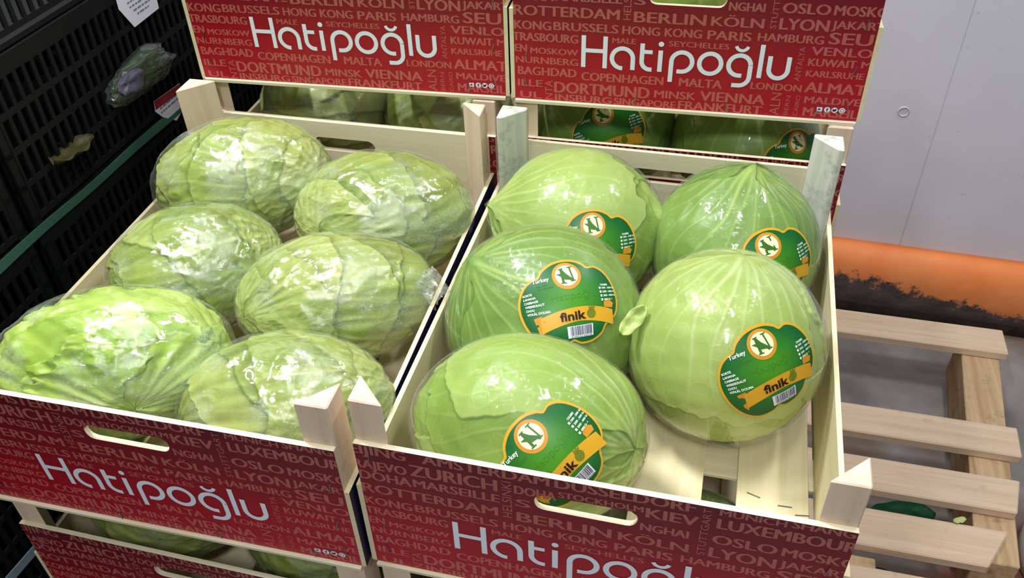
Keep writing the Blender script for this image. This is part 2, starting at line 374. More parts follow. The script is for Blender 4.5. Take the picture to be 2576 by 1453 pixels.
def crate(label, mat, detail=True, wide=(), thick=(), old=(), floor_staples=False, group='red printed wooden crates'):
    r = empty('wooden_crate', label, 'crate', group, mat)
    fp = link('front_panel', ME['front'], r, 'plywood end panel with red print, white logo and hand hole')
    link('back_panel', ME['back'], r)
    for x, sx in ((-0.0048, 1), (W+0.0048, -1)): o = link('side_panel', ME['side'], r, 'thin plywood side, navy outside'); o.location = (x, 0, 0); o.scale = (sx, 1, 1)
    for i, x in enumerate((0.012, 0.119, 0.2175, 0.317)):
        o = link('floor_slat', ME['slat'], r); o.location = (x, 0, 0.0055)
    for y in (0.022, 0.163, 0.30, 0.44):
        o = link('floor_crossbar', ME['bar'], r); o.location = (0, y, 0.0005)
    for y, sy in ((0, 1), (DP, -1)):
        o = link('bottom_lath', ME['lath'], r); o.location = (0, y, -0.0048); o.scale = (1, sy, 1)
    e = PT+0.0001
    for i, (x, y, sx, sy) in enumerate(((0, e, 1, 1), (W, e, -1, 1), (0, DP-e, 1, -1), (W, DP-e, -1, -1))):
        k = 'post_old' if i in old else 'post_thick' if i in thick else 'post_wide' if i in wide else 'post'
        o = link('corner_post', ME[k], r, 'grey weathered corner post' if i in old else None); o.location = (x, y, 0); o.scale = (sx, sy, 1)
    if detail:
        for x, z, a in ((0.012, 0.150, 0.1), (0.014, 0.056, 0.25), (0.013, 0.022, -0.2), (0.376, 0.060, 0.3), (0.378, 0.112, 0.2), (0.377, 0.02, -0.3), (0.142, 0.006, 0.15), (0.247, 0.006, -0.2), (0.345, 0.006, 0.1)):
            o = link('staple', ME['staple_v'], fp); o.location = (x, -0.0003, z); o.rotation_euler = (0, a, 0)
    if floor_staples:
        for x, y, a in ((0.333, 0.142, -0.3), (0.362, 0.135, 0.05), (0.378, 0.128, 0.15)):
            o = link('staple', ME['staple_h'], r); o.location = (x, y, 0.0096); o.rotation_euler = (0, 0, a)
    return r
def pose(x, y, z, rz=0, rx=0):
    return Matrix.Translation((x, y, z)) @ Matrix.Rotation(rz, 4, 'Z') @ Matrix.Rotation(rx, 4, 'X')
PITCH = 0.2139
P_R = pose(0, 0, 0); P_L = pose(-0.40283, -0.0114, -0.0023, 0.01013, 0.01323)
P_UR = pose(0.01324, 0.50876, 0.21372, 0.04183); P_UL = pose(-0.38836, 0.48365+0.006, 0.2137, 0.0544)
P_RB = pose(0.0120, 0.5050, 0, 0.018); P_LB = pose(-0.4015, 0.4955, -0.001, 0.0101)
P_L1 = pose(-0.4025, -0.0103, -0.2163, -0.006); P_R1 = pose(0.0005, -0.002, -PITCH, 0)
crate('open printed crate in front on the right, holding labelled cabbages', P_R, old=(2, 3), floor_staples=True)
crate('open printed crate in front on the left, holding cling-wrapped cabbages', P_L, wide=(2,))
crate('upper printed crate at the back right, stacked beside the white wall', P_UR)
crate('upper printed crate at the back left, beside the dark black crates', P_UL)
crate('printed crate directly under the upper right crate, behind the labelled cabbages', P_RB)
crate('printed crate directly under the upper left crate, behind the cling-wrapped cabbages', P_LB, wide=(0,))
crate('crate under the front left crate, panel cut by the bottom edge of the photo', P_L1)
crate('crate under the front right crate, only its corner post showing below the red panel', P_R1, detail=False)

# ------------------------------------------------------------------ cabbages
def snoise(rng, d, freq, n=7):
    out = np.zeros(len(d))
    for i in range(n):
        k = rng.normal(size=3); k *= freq*(0.6+0.8*rng.random())/np.linalg.norm(k)
        out += np.sin(d @ k + rng.random()*6.283)
    return out/math.sqrt(n/2)
def sst(x, a, b):
    t = np.clip((x-a)/(b-a), 0, 1); return t*t*(3-2*t)
def frame(p):
    p = np.array(p, float); p /= np.linalg.norm(p)
    a = np.array([0, 0, 1.]) if abs(p[2]) < 0.8 else np.array([0, 1., 0])
    x = np.cross(a, p); x /= np.linalg.norm(x); return np.stack([x, np.cross(p, x), p], 1)
def rotm(yaw, tilt):
    return np.array((Matrix.Rotation(math.radians(yaw), 3, 'Z') @ Matrix.Rotation(math.radians(tilt), 3, 'X')))
def grid_sphere(nu, nv):
    th = np.pi*(np.arange(1, nv)/nv); ph = 2*np.pi*np.arange(nu)/nu
    T, P = np.meshgrid(th, ph, indexing='ij')
    d = np.stack([np.sin(T)*np.cos(P), np.sin(T)*np.sin(P), np.cos(T)], -1).reshape(-1, 3)
    d = np.concatenate([d, [[0, 0, 1], [0, 0, -1]]])
    th = np.concatenate([T.ravel(), [0, np.pi]]); ph = np.concatenate([P.ravel(), [0, 0]])
    i, j = np.meshgrid(np.arange(nv-2), np.arange(nu), indexing='ij'); j2 = (j+1) % nu
    q = np.stack([i*nu+j, (i+1)*nu+j, (i+1)*nu+j2, i*nu+j2], -1).reshape(-1, 4)
    top, bot = (nv-1)*nu, (nv-1)*nu+1; jj = np.arange(nu)
    t1 = np.stack([np.full(nu, top), jj, (jj+1) % nu], 1); t2 = np.stack([np.full(nu, bot), (nv-2)*nu+(jj+1) % nu, (nv-2)*nu+jj], 1)
    return d, th, ph, q, np.concatenate([t1, t2])
_GS = {}
def sphere(nu, nv):
    if (nu, nv) not in _GS: _GS[(nu, nv)] = grid_sphere(nu, nv)
    return _GS[(nu, nv)]
def np_mesh(name, v, q, t, mat, attrs={}, smooth=True):
    me = bpy.data.meshes.new(name)
    me.vertices.add(len(v)); me.vertices.foreach_set('co', v.astype(np.float32).ravel())
    nl = q.size+t.size; me.loops.add(nl); me.loops.foreach_set('vertex_index', np.concatenate([q.ravel(), t.ravel()]).astype(np.int32))
    me.polygons.add(len(q)+len(t))
    me.polygons.foreach_set('loop_start', np.concatenate([np.arange(len(q))*4, q.size+np.arange(len(t))*3]).astype(np.int32))
    me.materials.append(mat)
    for k, a in attrs.items():
        at = me.attributes.new(k, 'FLOAT', 'POINT'); at.data.foreach_set('value', a.astype(np.float32))
    me.update(calc_edges=True)
    me.polygons.foreach_set('use_smooth', np.ones(len(me.polygons), bool)); me.validate(); return me

def cone_fn(cones, d):
    o = np.zeros(len(d))
    for dr, h, w in cones:
        dr = np.array(dr)/np.linalg.norm(dr); a = np.arccos(np.clip(d @ dr, -1, 1)); o += h*np.exp(-(a/w)) 
    return o
def film_disp(seed, d, style, cones):
    rng = np.random.default_rng(seed+500)
    o = (0.0040 if style == 'ball' else 0.0036 if style == 'wrap' else 0.0060)+cone_fn(cones, d)
    if style == 'ball':
        o = o+0.0006*snoise(rng, d, 6)
    else:
        a = snoise(rng, d, 14); b = snoise(rng, d, 30); c = snoise(rng, d, 70)
        o = o+0.0010*(1-np.abs(a))+0.0005*(1-np.abs(b))+0.0002*(1-np.abs(c))
    return o

def head_data(seed, E, pole, style, cones=(), nu=420, nv=230):
    rng = np.random.default_rng(seed)
    dl, th, ph, q, t = sphere(nu, nv)
    F = frame(pole); d = dl @ F.T
    N = len(d); disp = np.zeros(N); vein = np.zeros(N); tint = np.full(N, 0.5); crease_shade = np.zeros(N)
    R = 0.1
    if style == 'ball': specs = [(rng.uniform(0, 6.28) if k else 0.0, 2.6, 3.3) for k in range(2)] + [(k*2.4+rng.uniform(-.5, .5), rng.uniform(1.15, 1.6), rng.uniform(1.7, 2.5)) for k in range(4)]
    else:
        specs = [(0.0, 3.3, 3.3)] + [(k*2.2+rng.uniform(-.6, .6), rng.uniform(1.8, 2.9), 2.7-0.27*k+rng.uniform(-.12, .12)) for k in range(8)]
    hgt = 0.0006 if style == 'ball' else 0.00055
    for k, (pk, wk, Tk) in enumerate(specs):
        wa = (.10, .045, .018) if style == 'ball' else (.07, .020, .006) if style == 'wrap' else (.08, .05, .03)
        wob = wa[0]*snoise(rng, d, 4)+wa[1]*snoise(rng, d, 15)+wa[2]*snoise(rng, d, 45)
        ps = (ph-pk+np.pi) % (2*np.pi)-np.pi
        bend = 0.22*np.sin(th*1.3+rng.uniform(0, 6))
        ps = ps+bend*sst(th, 0.1, 1.2)
        tm = Tk*(1-0.30*(ps/wk)**2)+wob
        wm = wk*(0.55+0.45*sst(th, 0, 0.9))
        sd = np.minimum(tm-th, (wm-np.abs(ps))*np.maximum(np.sin(th), 0.25)+0.5*wob) if wk < 3 else tm-th
        sd = sd*R
        m = sst(sd, -0.0009, 0.0009)
        lift = 0.0016*np.exp(-np.maximum(sd, 0)/0.006)*(1 if k else 0)
        if style == 'leafy': lift = lift+0.0042*np.exp(-np.maximum(sd, 0)/0.016)*(1+0.8*np.sin(ps*(11+k)+3*np.sin(ps*3+k)))*(1 if k else 0)
        disp = disp*(1-m)+m*(hgt*k+lift)
        tint_k = rng.uniform(0.15, 0.85) if style == 'ball' else rng.uniform(.25, .75); edge_pale = np.exp(-np.maximum(sd, 0)/0.012)
        if style != 'ball':
            stk = sum(np.sin(ps*f_+2.2*np.sin(th*rng.uniform(.8, 2.2)+rng.uniform(0, 6))+rng.uniform(0, 6)) for f_ in (5, 9, 14, 23, 31))/2.2
            fold = m*0.00075*stk*sst(th, 0.15, 0.6); disp = disp+fold; edge_pale = edge_pale-0.9*stk*np.exp(-np.maximum(sd, 0)/0.05)
        tint = tint*(1-m)+m*np.clip(tint_k-(0.22 if style == 'ball' else 0.14)*edge_pale+0.22*sst(th, 1.2, 0.2)*(style == 'ball'), 0, 1)
        crease_shade = crease_shade*(1-m)+(1-m)*np.exp(-np.maximum(-sd, 0)/(0.0032 if style == 'ball' else 0.0042))*(1 if k else 0)
        vk = np.zeros(N); hk = np.zeros(N)
        dl0 = rng.uniform(0.20, 0.27)
        nj = 8 if style == 'ball' else 6
        for j in range(-nj, nj+1):
            if abs(j*dl0) > wk: continue
            pj = j*dl0*(1+0.25*sst(th, 0.4, 2.0))+0.04*np.sin(th*5+rng.uniform(0, 6))
            st = 0.0 if j == 0 else rng.uniform(0, 0.25)
            dist = np.abs(ps-pj)*np.sin(th)*R
            wv = (0.0011 if j else 0.0016)+0.003*np.exp(-th/0.30)+(0.0014 if style != 'ball' else 0)
            amp = (1.0 if j == 0 else rng.uniform(0.45, 0.9))*sst(th, st, st+0.15)*(1-0.75*sst(th, 0.6, Tk))
            g = np.exp(-(dist/wv)**2)*amp
            vk = np.maximum(vk, g); hk = np.maximum(hk, np.exp(-(dist/(wv*1.3))**2)*amp)
        vein = vein*(1-m)+m*vk
        disp = disp+m*hk*(0.0008 if style == 'ball' else 0.0018)
    disp += 0.0010*snoise(rng, d, 7)+0.00035*snoise(rng, d, 26)
    if style != 'ball': disp += 0.0010*snoise(rng, d, 10)
    disp += cone_fn(cones, d)
    disp = np.minimum(disp-(0.0004 if style == 'ball' else 0.0008 if style == 'wrap' else 0.0022), film_disp(seed, d, style, cones)-0.0011)
    v = d @ E + d*disp[:, None]
    return v, q, t, dict(tint=tint, vein=np.clip(vein, 0, 1), crease_shade=np.clip(crease_shade, 0, 1))

# label printed on the film: outline points in half-widths
LAB = [(0, .80), (.2, .77), (.36, .68), (.45, .59), (.62, .61), (.8, .51), (.93, .31), (1.0, .05), (.99, -.2), (.9, -.4), (.74, -.5), (.62, -.56), (.52, -.72), (.33, -.83), (.1, -.85), (-.05, -.77),
       (-.2, -.86), (-.45, -.89), (-.66, -.79), (-.83, -.6), (-.95, -.35), (-1.0, -.05), (-.95, .2), (-.82, .4), (-.64, .5), (-.53, .52), (-.42, .66), (-.22, .77)]
def catmull(P, n=5):
    P = np.array(P); out = []
    for i in range(len(P)):
        a, b, c, e = P[i-1], P[i], P[(i+1) % len(P)], P[(i+2) % len(P)]
        for s in np.arange(n)/n:
            out.append(0.5*((2*b)+(c-a)*s+(2*a-5*b+4*c-e)*s*s+(3*b-a-3*c+e)*s**3))
    return np.array(out)
def star_fill(out, rings=14):
    n = len(out); v = [(0., 0.)]; f = []
    for r in range(1, rings+1): v += [tuple(p*r/rings) for p in out]
    for i in range(n): f.append((0, 1+i, 1+(i+1) % n))
    for r in range(rings-1):
        for i in range(n):
            a = 1+r*n+i; b = 1+r*n+(i+1) % n; f.append((a, a+n, b+n, b))
    return np.array(v), f
def quad_grid(x0, x1, y0, y1, nx, ny):
    X, Y = np.meshgrid(np.linspace(x0, x1, nx+1), np.linspace(y0, y1, ny+1), indexing='ij')
    v = np.stack([X.ravel(), Y.ravel()], 1); f = []
    for i in range(nx):
        for j in range(ny): a = i*(ny+1)+j; f.append((a, a+ny+1, a+ny+2, a+1))
    return v, f
_LABEL2D = None
def label2d():
    global _LABEL2D
    if _LABEL2D: return _LABEL2D
    it = []   # (verts, faces, material, layer)
    out = catmull(LAB)
    v, f = star_fill(out); it.append((v, f, 0, 0))
    v, f = star_fill(out*np.array([.945, .935])+np.array([0, -.006])); it.append((v, f, 1, 1))
    def sub(v, f, mi, layer, c, rings=4):   # star-filled round shapes
        it.append((v, f, mi, layer))
    for rr, mi, la in ((.265, 2, 2), (.205, 3, 3)):
        p, _ = disc(0, 0, rr*0.98, rr*1.02, 48); vv, ff = star_fill(np.array(p), 5); it.append((vv+np.array([.01, .445]), ff, mi, la))
    # ribbon
    xs = np.linspace(-.60, .80, 29); top = -.15-.13*((xs-.07)/.7)**2*1.0; bot = top-.245-.07*np.abs(xs-.07)
    vv = np.concatenate([np.stack([xs, top], 1), np.stack([xs, (top+bot)/2], 1), np.stack([xs, bot], 1)]); n = len(xs)
    it.append((vv, [(i, i+1, n+i+1, n+i) for i in range(n-1)]+[(n+i, n+i+1, 2*n+i+1, 2*n+i) for i in range(n-1)], 0, 2))
    it.append((np.array([(-.72, -.25), (-.56, -.22), (-.52, -.34), (-.60, -.62), (-.66, -.54)]), [(0, 1, 2), (0, 2, 4), (2, 3, 4)], 2, 2))
    it.append((np.array([(.60, -.14), (.66, -.07), (.76, -.10), (.84, -.17), (.80, -.25), (.60, -.22)]), [(0, 1, 2), (0, 2, 5), (2, 3, 4), (2, 4, 5)], 2, 2))
    def tx(w, x0, x1, y, h, mi, bold=0.02, layer=4):
        v, f = text_geo(w, bold); it.append((np.stack([x0+v[:, 0]*(x1-x0), y+v[:, 1]*h], 1), f, mi, layer))
    tx('finik', -.25, .205, -.37, .165, 5, 0.03)
    p, _ = disc(.31, -.295, .085, .082, 24); vv, ff = star_fill(np.array(p)-np.array([.31, -.295]), 3); it.append((vv+np.array([.31, -.295]), ff, 11, 3))
    it.append((np.array([(.27, -.225), (.28, -.15), (.31, -.19), (.345, -.14), (.35, -.19), (.40, -.17), (.36, -.235)]), [(0, 1, 2), (0, 2, 6), (2, 3, 4), (2, 4, 6), (4, 5, 6)], 11, 4))
    # emblem N with a leaf
    E_ = lambda pts, w: it.append((*ribbon(pts, w), 6, 4))
    E_([(-.07, .30), (-.07, .58)], .045); E_([(.11, .32), (.09, .60)], .03)
    E_([(-.07, .56), (-.02, .46), (.10, .32)], .055); E_([(-.115, .30), (-.02, .295)], .022); E_([(-.115, .58), (-.03, .585)], .022); E_([(.045, .60), (.14, .60)], .022); E_([(.07, .315), (.15, .325)], .02)
    it.append((np.array([(-.17, .49), (-.06, .485), (.02, .43), (.05, .34), (-.04, .36), (-.10, .43)]), [(0, 1, 5), (1, 2, 5), (2, 3, 4), (2, 4, 5)], 6, 4))
    tx('Turkey', -.63, -.31, .395, .085, 7, 0.02); tx('Discover', -.56, -.37, .32, .035, 6, 0.0); tx('the potential', -.55, -.26, .265, .035, 6, 0.0)
    for i, (w, ww) in enumerate((('SORTE', .19), ('LAHANA', .245), ('CABBAGE', .27), ('WEISSKRAUT', .37), ('CHOU', .165), ('VITKÅL DOLMA', .44))):
        tx(w, -.86+.006*i, -.86+.006*i+ww, .185-.0735*i, .046, 7, 0.03)
    tx('CALIBRE', .60, .78, .175, .04, 7, 0.03)
    for i, w in enumerate(('1000 - 2000 Gr.', '2000 - 3000 Gr.', '3000 - 4000 Gr.', '4000 Gr. +')):
        y = .115-.073*i
        tx(w, .62, .62+(.32 if i < 3 else .22), y, .038, 7, 0.02); it.append((*quad_grid(.555, .595, y, y+.04, 1, 1), 7, 4))
    tx('Hatipoğlu', -.34, .46, .0, .13, 8, -0.012, 2)
    it.append((*quad_grid(-.15, .32, -.70, -.475, 6, 4), 9, 3))
    rr = random.Random(3); x = -.10
    while x < .29:
        w = rr.choice([.006, .006, .011, .016]); it.append((*quad_grid(x, min(x+w, .295), -.655, -.485, 1, 3), 10, 4)); x += w+rr.choice([.006, .008, .012])
    tx('8 690123 450178', -.09, .29, -.692, .026, 10, 0.01)
    _LABEL2D = it
    return it
LABMATS = None
def label_mesh(seed, E, d0, roll, half, style, cones, detail=True):
    Ei = np.linalg.inv(E)
    d0 = np.array(d0)/np.linalg.norm(d0); q0 = E @ d0; n = Ei @ d0; n /= np.linalg.norm(n)
    t1 = np.cross([0, 0, 1.], n); t1 /= np.linalg.norm(t1); t2 = np.cross(n, t1); a = math.radians(roll)
    T = math.cos(a)*t1+math.sin(a)*t2; B = np.cross(n, T)
    V = []; Fc = []; MI = []; TI = []; k = 0
    for v, f, mi, layer in label2d():
        v = np.asarray(v, float)
        q = q0+(v[:, :1]*T+v[:, 1:2]*B)*half
        d = q @ Ei; d /= np.linalg.norm(d, axis=1)[:, None]
        off = film_disp(seed, d, style, cones)+0.0004+0.00022*layer
        V.append(d @ E+d*off[:, None]); Fc += [tuple(i+k for i in x) for x in f]; MI += [mi]*len(f); k += len(v)
        TI.append(np.clip(np.hypot(v[:, 0], (v[:, 1]+.02)*1.2), 0, 1))
    me = bpy.data.meshes.new('label'); me.from_pydata(np.concatenate(V).tolist(), [], Fc)
    for m in ('gold', 'lgreen', 'lring', 'cream', 'lleaf', 'lbrown', 'lleaf', 'ltext', 'lemboss', 'barwhite', 'barcode', 'lfruit'): me.materials.append(M[m])
    me.polygons.foreach_set('material_index', MI)
    at = me.attributes.new('tint', 'FLOAT', 'POINT'); at.data.foreach_set('value', np.concatenate(TI).astype(np.float32))
    me.polygons.foreach_set('use_smooth', [True]*len(Fc)); me.update(); return me

def cabbage(name, label, seed, c, s, yaw, tilt, pole, style, leaf, cones=(), lab=None, group=None, res=(420, 230)):
    Mx = rotm(yaw, tilt); E = Mx @ np.diag(np.array(s)-0.0045) @ Mx.T
    r = empty(name, label, 'cabbage', group, Matrix.Translation(c))
    v, q, t, at = head_data(seed, E, pole, style, cones, *res)
    link('cabbage_head', np_mesh('cabbage_head', v, q, t, M[leaf], at), r)
    fr = (260, 150) if style != 'ball' else (180, 110)
    if res[0] < 300: fr = (120, 70)
    dl, th, ph, q, t = sphere(*fr); d = dl @ frame(pole).T
    fv = d @ E+d*film_disp(seed, d, style, cones)[:, None]
    pf = link('plastic_film', np_mesh('plastic_film', fv, q, t, M['cling' if style != 'ball' else 'film']), r, 'crumpled clear cling film' if style != 'ball' else 'clear shrink film pulled tight')
    if lab: link('label', label_mesh(seed, E, lab[0], lab[1], 0.0525, style, cones), pf, 'green and gold cloud-shaped label')
    return r
GR = 'labelled cabbages in the front right crate'; GL = 'cling-wrapped cabbages in the front left crate'
cabbage('labelled_cabbage', 'cabbage at the back left of the right crate, its label half hidden', 1, (.108, .409, .105), (.103, .098, .076), 0, 40, (-.929, -.178, .325), 'ball', 'leaf', [((-.929, -.178, .325), .012, .16), ((.95, .0, .3), .012, .15)], ((.322, -.837, .441), 2.8), GR)
cabbage('labelled_cabbage', 'dark ribbed pointed cabbage at the back right of the right crate', 2, (.288, .411, .103), (.096, .096, .075), 0, 38, (.098, .238, .966), 'ball', 'leaf_green', [((.098, .238, .966), .014, .35)], ((.454, -.779, .433), 14.3), GR)
cabbage('labelled_cabbage', 'green cabbage in the middle left of the right crate, with a nearly level label', 3, (.104, .243, .107), (.104, .100, .077), 0, 42, (-.692, -.091, .717), 'ball', 'leaf_green', [((-.692, -.091, .717), .006, .2)], ((.345, -.511, .787), 0.3), GR)
rr_cab = cabbage('labelled_cabbage', 'large pale cabbage at the right of the right crate, label tilted upwards', 4, (.287, .241, .107), (.098, .098, .087), 0, 40, (.055, .36, .931), 'ball', 'leaf_pale', (), ((.419, -.754, .505), 14.3), GR)
cabbage('labelled_cabbage', 'pale cabbage nearest the viewer in the right crate, label cut off by the red panel', 5, (.1225, .094, .106), (.110, .088, .077), 0, 40, (.919, -.267, .289), 'ball', 'leaf', (), ((.318, -.764, .562), 43.5), GR)
cabbage('wrapped_cabbage', 'cling-wrapped cabbage at the back left of the left crate', 11, (-.305, .392, .132), (.109, .079, .073), 28, 20, (.991, .031, .131), 'wrap', 'leaf_wrap', (), None, GL)
cabbage('wrapped_cabbage', 'cling-wrapped cabbage at the back right of the left crate, against the corner post', 12, (-.1175, .376, .115), (.108, .082, .072), 10, 25, (-.436, -.867, .241), 'wrap', 'leaf_wrap', (), None, GL)
cabbage('wrapped_cabbage', 'darker cling-wrapped cabbage in the middle left of the left crate', 13, (-.288, .240, .112), (.098, .077, .066), 28, 20, (.751, .633, .19), 'wrap', 'leaf_wrap', (), None, GL)
mr = cabbage('wrapped_cabbage', 'cling-wrapped cabbage in the middle right of the left crate, film tail at its right end', 14, (-.1185, .231, .106), (.108, .074, .068), 22, 25, (-.639, -.741, .205), 'wrap', 'leaf_wrap', (), None, GL)
cabbage('wrapped_cabbage', 'leafy cling-wrapped cabbage at the front left, with a bright crumpled film patch', 15, (-.285, .080, .119), (.114, .074, .072), 22, 20, (.618, -.785, .048), 'leafy', 'leaf_bright', (), None, GL)
cabbage('wrapped_cabbage', 'cling-wrapped cabbage behind the two front posts of the left crate', 16, (-.105, .076, .103), (.103, .072, .072), 14, 25, (.85, .508, .142), 'wrap', 'leaf_wrap', (), None, GL)
LOW = (240, 130)
GB = 'cabbages in the back and lower crates'
cabbage('labelled_cabbage', 'shaded cabbage with a dark label in the gap under the upper right crate, left one', 21, (.105, .640, .112), (.098, .09, .085), 0, 20, (-.8, .2, .5), 'ball', 'leaf_green', (), ((.15, -.88, .44), 20), GB, LOW)
cabbage('labelled_cabbage', 'cabbage with a label by the right post in the gap under the upper right crate', 22, (.290, .635, .112), (.098, .09, .085), 0, 20, (-.1, .1, .98), 'ball', 'leaf', (), ((.66, -.70, .20), -4), GB, LOW)
cabbage('wrapped_cabbage', 'shaded wrapped cabbage in the gap under the upper left crate, left one', 23, (-.300, .635, .108), (.098, .08, .08), 10, 20, (-.3, .2, .9), 'wrap', 'leaf_wrap', (), None, GB, LOW)
cabbage('wrapped_cabbage', 'shaded wrapped cabbage in the gap under the upper left crate, right one by the post', 24, (-.115, .635, .108), (.096, .08, .08), -10, 20, (.5, -.5, .7), 'wrap', 'leaf_wrap', (), None, GB, LOW)
cabbage('labelled_cabbage', 'cabbage seen through the hand hole of the upper right crate', 25, (.195, .640, .318), (.098, .09, .085), 0, 20, (.1, -.2, .95), 'ball', 'leaf', (), None, GB, LOW)
cabbage('wrapped_cabbage', 'wrapped cabbage in the slit below the front left crate, left one', 26, (-.300, .100, -.105), (.098, .08, .08), 10, 20, (.5, -.3, .8), 'wrap', 'leaf_wrap', (), None, GB, LOW)
cabbage('wrapped_cabbage', 'wrapped cabbage in the slit below the front left crate, right one', 27, (-.115, .098, -.105), (.096, .08, .08), -10, 20, (-.5, -.3, .8), 'wrap', 'leaf_wrap', (), None, GB, LOW)
cabbage('labelled_cabbage', 'cabbage seen through the floor gap of the front right crate', 28, (.285, .120, -.108), (.096, .09, .085), 0, 20, (.1, -.2, .95), 'ball', 'leaf', (), None, GB, LOW)
cabbage('labelled_cabbage', 'dark cabbage under the front right crate, at the bottom edge of the photo', 29, (.100, .115, -.108), (.096, .09, .085), 0, 20, (.3, -.2, .9), 'ball', 'leaf', (), None, GB, LOW)

# twisted tail of film beside the middle right wrapped cabbage
def film_tail():
    rng = np.random.default_rng(9); n, m = 26, 12
    a = np.array([-.028, .245, .118]); b = np.array([-.0095, .262, .127]); v = []; f = []
    ax = (b-a)/np.linalg.norm(b-a); F = frame(ax)
    for i in range(m):
        u = i/(m-1); r = .016*(1-u)+.004+.010*u*u
        for j in range(n):
            w = 2*np.pi*j/n+u*1.5; rr = r*(1+.28*math.sin(7*w+u*4)+.12*rng.normal())
            v.append(a+(b-a)*u+F[:, 0]*rr*math.cos(w)+F[:, 1]*rr*math.sin(w))
    for i in range(m-1):
        for j in range(n): f.append((i*n+j, i*n+(j+1) % n, (i+1)*n+(j+1) % n, (i+1)*n+j))
    me = bpy.data.meshes.new('film_tail'); me.from_pydata([tuple(np.array(p)-np.array(mr.location)) for p in v], [], f); me.materials.append(M['cling'])
    link('film_tail', me, mr, 'twisted gathered end of the film')
film_tail()

# ------------------------------------------------------------------ pallet
pal = empty('wooden_pallet', 'rough wooden pallet on the floor beside the crates, in front of the orange kerb', 'pallet', None, Matrix.Translation((.2, .6, -.785)))
def pal_part(name, a, b, mat, skew=0):
    m = MB(); m.box(a, b)
    if skew: m.v = [(x+(skew if (x > .5 and y < (a[1]+b[1])/2) else 0), y, z) for x, y, z in m.v]
    me = m.mesh(name, [mat], 0.0025); o = link(name, me, pal); 
    me.transform(Matrix.Translation((-.2, -.6, .785)))
    return o
PTOP = -.6488
for y0, y1, xe, sk in ((1.178, 1.258, .934, 0), (.879, .957, .912, -.004), (.738, .818, .893, -.018), (.609, .693, .853, -.046), (.50, .565, .80, 0), (.385, .46, .80, 0), (.27, .345, .80, 0), (.15, .225, .80, 0), (.02, .10, .80, 0)):
    pal_part('deck_slat', (-.44, y0, PTOP-.021), (xe, y1, PTOP), M['pallet_x'], sk)
pal_part('stringer', (.55, .122, -.785), (.625, .60, PTOP-.0212), M['pallet_y'])
for x in (-.42, .2):
    pal_part('stringer', (x, .122, -.785), (x+.075, 1.25, PTOP-.0212), M['pallet_y'])
st = MB(); st.add([(.795, .635, -.785), (.868, .635, -.785), (.928, 1.25, -.785), (.85, 1.25, -.785), (.795, .635, PTOP-.0212), (.868, .635, PTOP-.0212), (.928, 1.25, PTOP-.0212), (.85, 1.25, PTOP-.0212)], [(0, 3, 2, 1), (4, 5, 6, 7), (0, 1, 5, 4), (1, 2, 6, 5), (2, 3, 7, 6), (3, 0, 4, 7)])
me = st.mesh('stringer', [M['pallet_y']], .002); me.transform(Matrix.Translation((-.2, -.6, .785))); link('stringer', me, pal)
pal_part('bottom_board', (-.43, .03, -.785), (.80, .12, -.7642), M['pallet_x'])
# crates low in the four stacks, hidden behind the red panels
lows = [('front right', P_R1, -2), ('front left', P_L1, -2), ('back right', P_RB, -1), ('back left', P_LB, -1)]
for nm, P, k0 in lows:
    for k in range(k0, -4, -1):
        base = P.copy(); z = k*PITCH
        base = Matrix.Translation((P.translation.x, P.translation.y, z+(-.0005))) @ Matrix.Rotation(P.to_euler().z, 4, 'Z') @ Matrix.Diagonal((P.to_scale().x, 1, 1, 1))
        if k >= -3: crate('%s crate from the pallet in the %s stack, hidden behind the crates in front' % ({-3: 'first', -2: 'second', -1: 'third'}[k], nm), base, detail=False)

# ------------------------------------------------------------------ room: floor, wall, orange kerb
def floor_mat():
    t = NT('concrete_floor'); v = t.coord()
    n = t.noise(v, 5, 6, 0.6); c = t.ramp(n, [(0.3, srgb(120, 114, 112)), (0.7, srgb(176, 170, 166))])
    s = t.noise(v, 2.3, 4, 0.6); c = t.mix(t.ramp(s, [(0.50, (0, 0, 0)), (0.62, (1, 1, 1))]), c, srgb(140, 118, 104))
    dv = t.new('ShaderNodeVectorMath', operation='DISTANCE'); t.l.new(v, dv.inputs[0]); dv.inputs[1].default_value = (.98, .60, -.785)
    st = t.math('ADD', dv.outputs['Value'], t.math('MULTIPLY', t.math('SUBTRACT', n, .5), .12))
    c = t.mix(t.ramp(st, [(.20, (1, 1, 1)), (.25, (0, 0, 0))]), c, srgb(150, 100, 84))
    return t.base(c, 0.55, 0.3)
def wall_mat():
    t = NT('white_wall_panel'); v = t.coord()
    n = t.noise(v, 3, 5, 0.6); c = t.ramp(n, [(0.3, srgb(206, 202, 208)), (0.7, srgb(218, 216, 222))])
    sp = t.noise(v, 60, 3, 0.5); c = t.mix(t.ramp(sp, [(0.70, (0, 0, 0)), (0.76, (.35, .35, .35))]), c, srgb(120, 118, 124))
    return t.base(c, 0.45, 0.35)
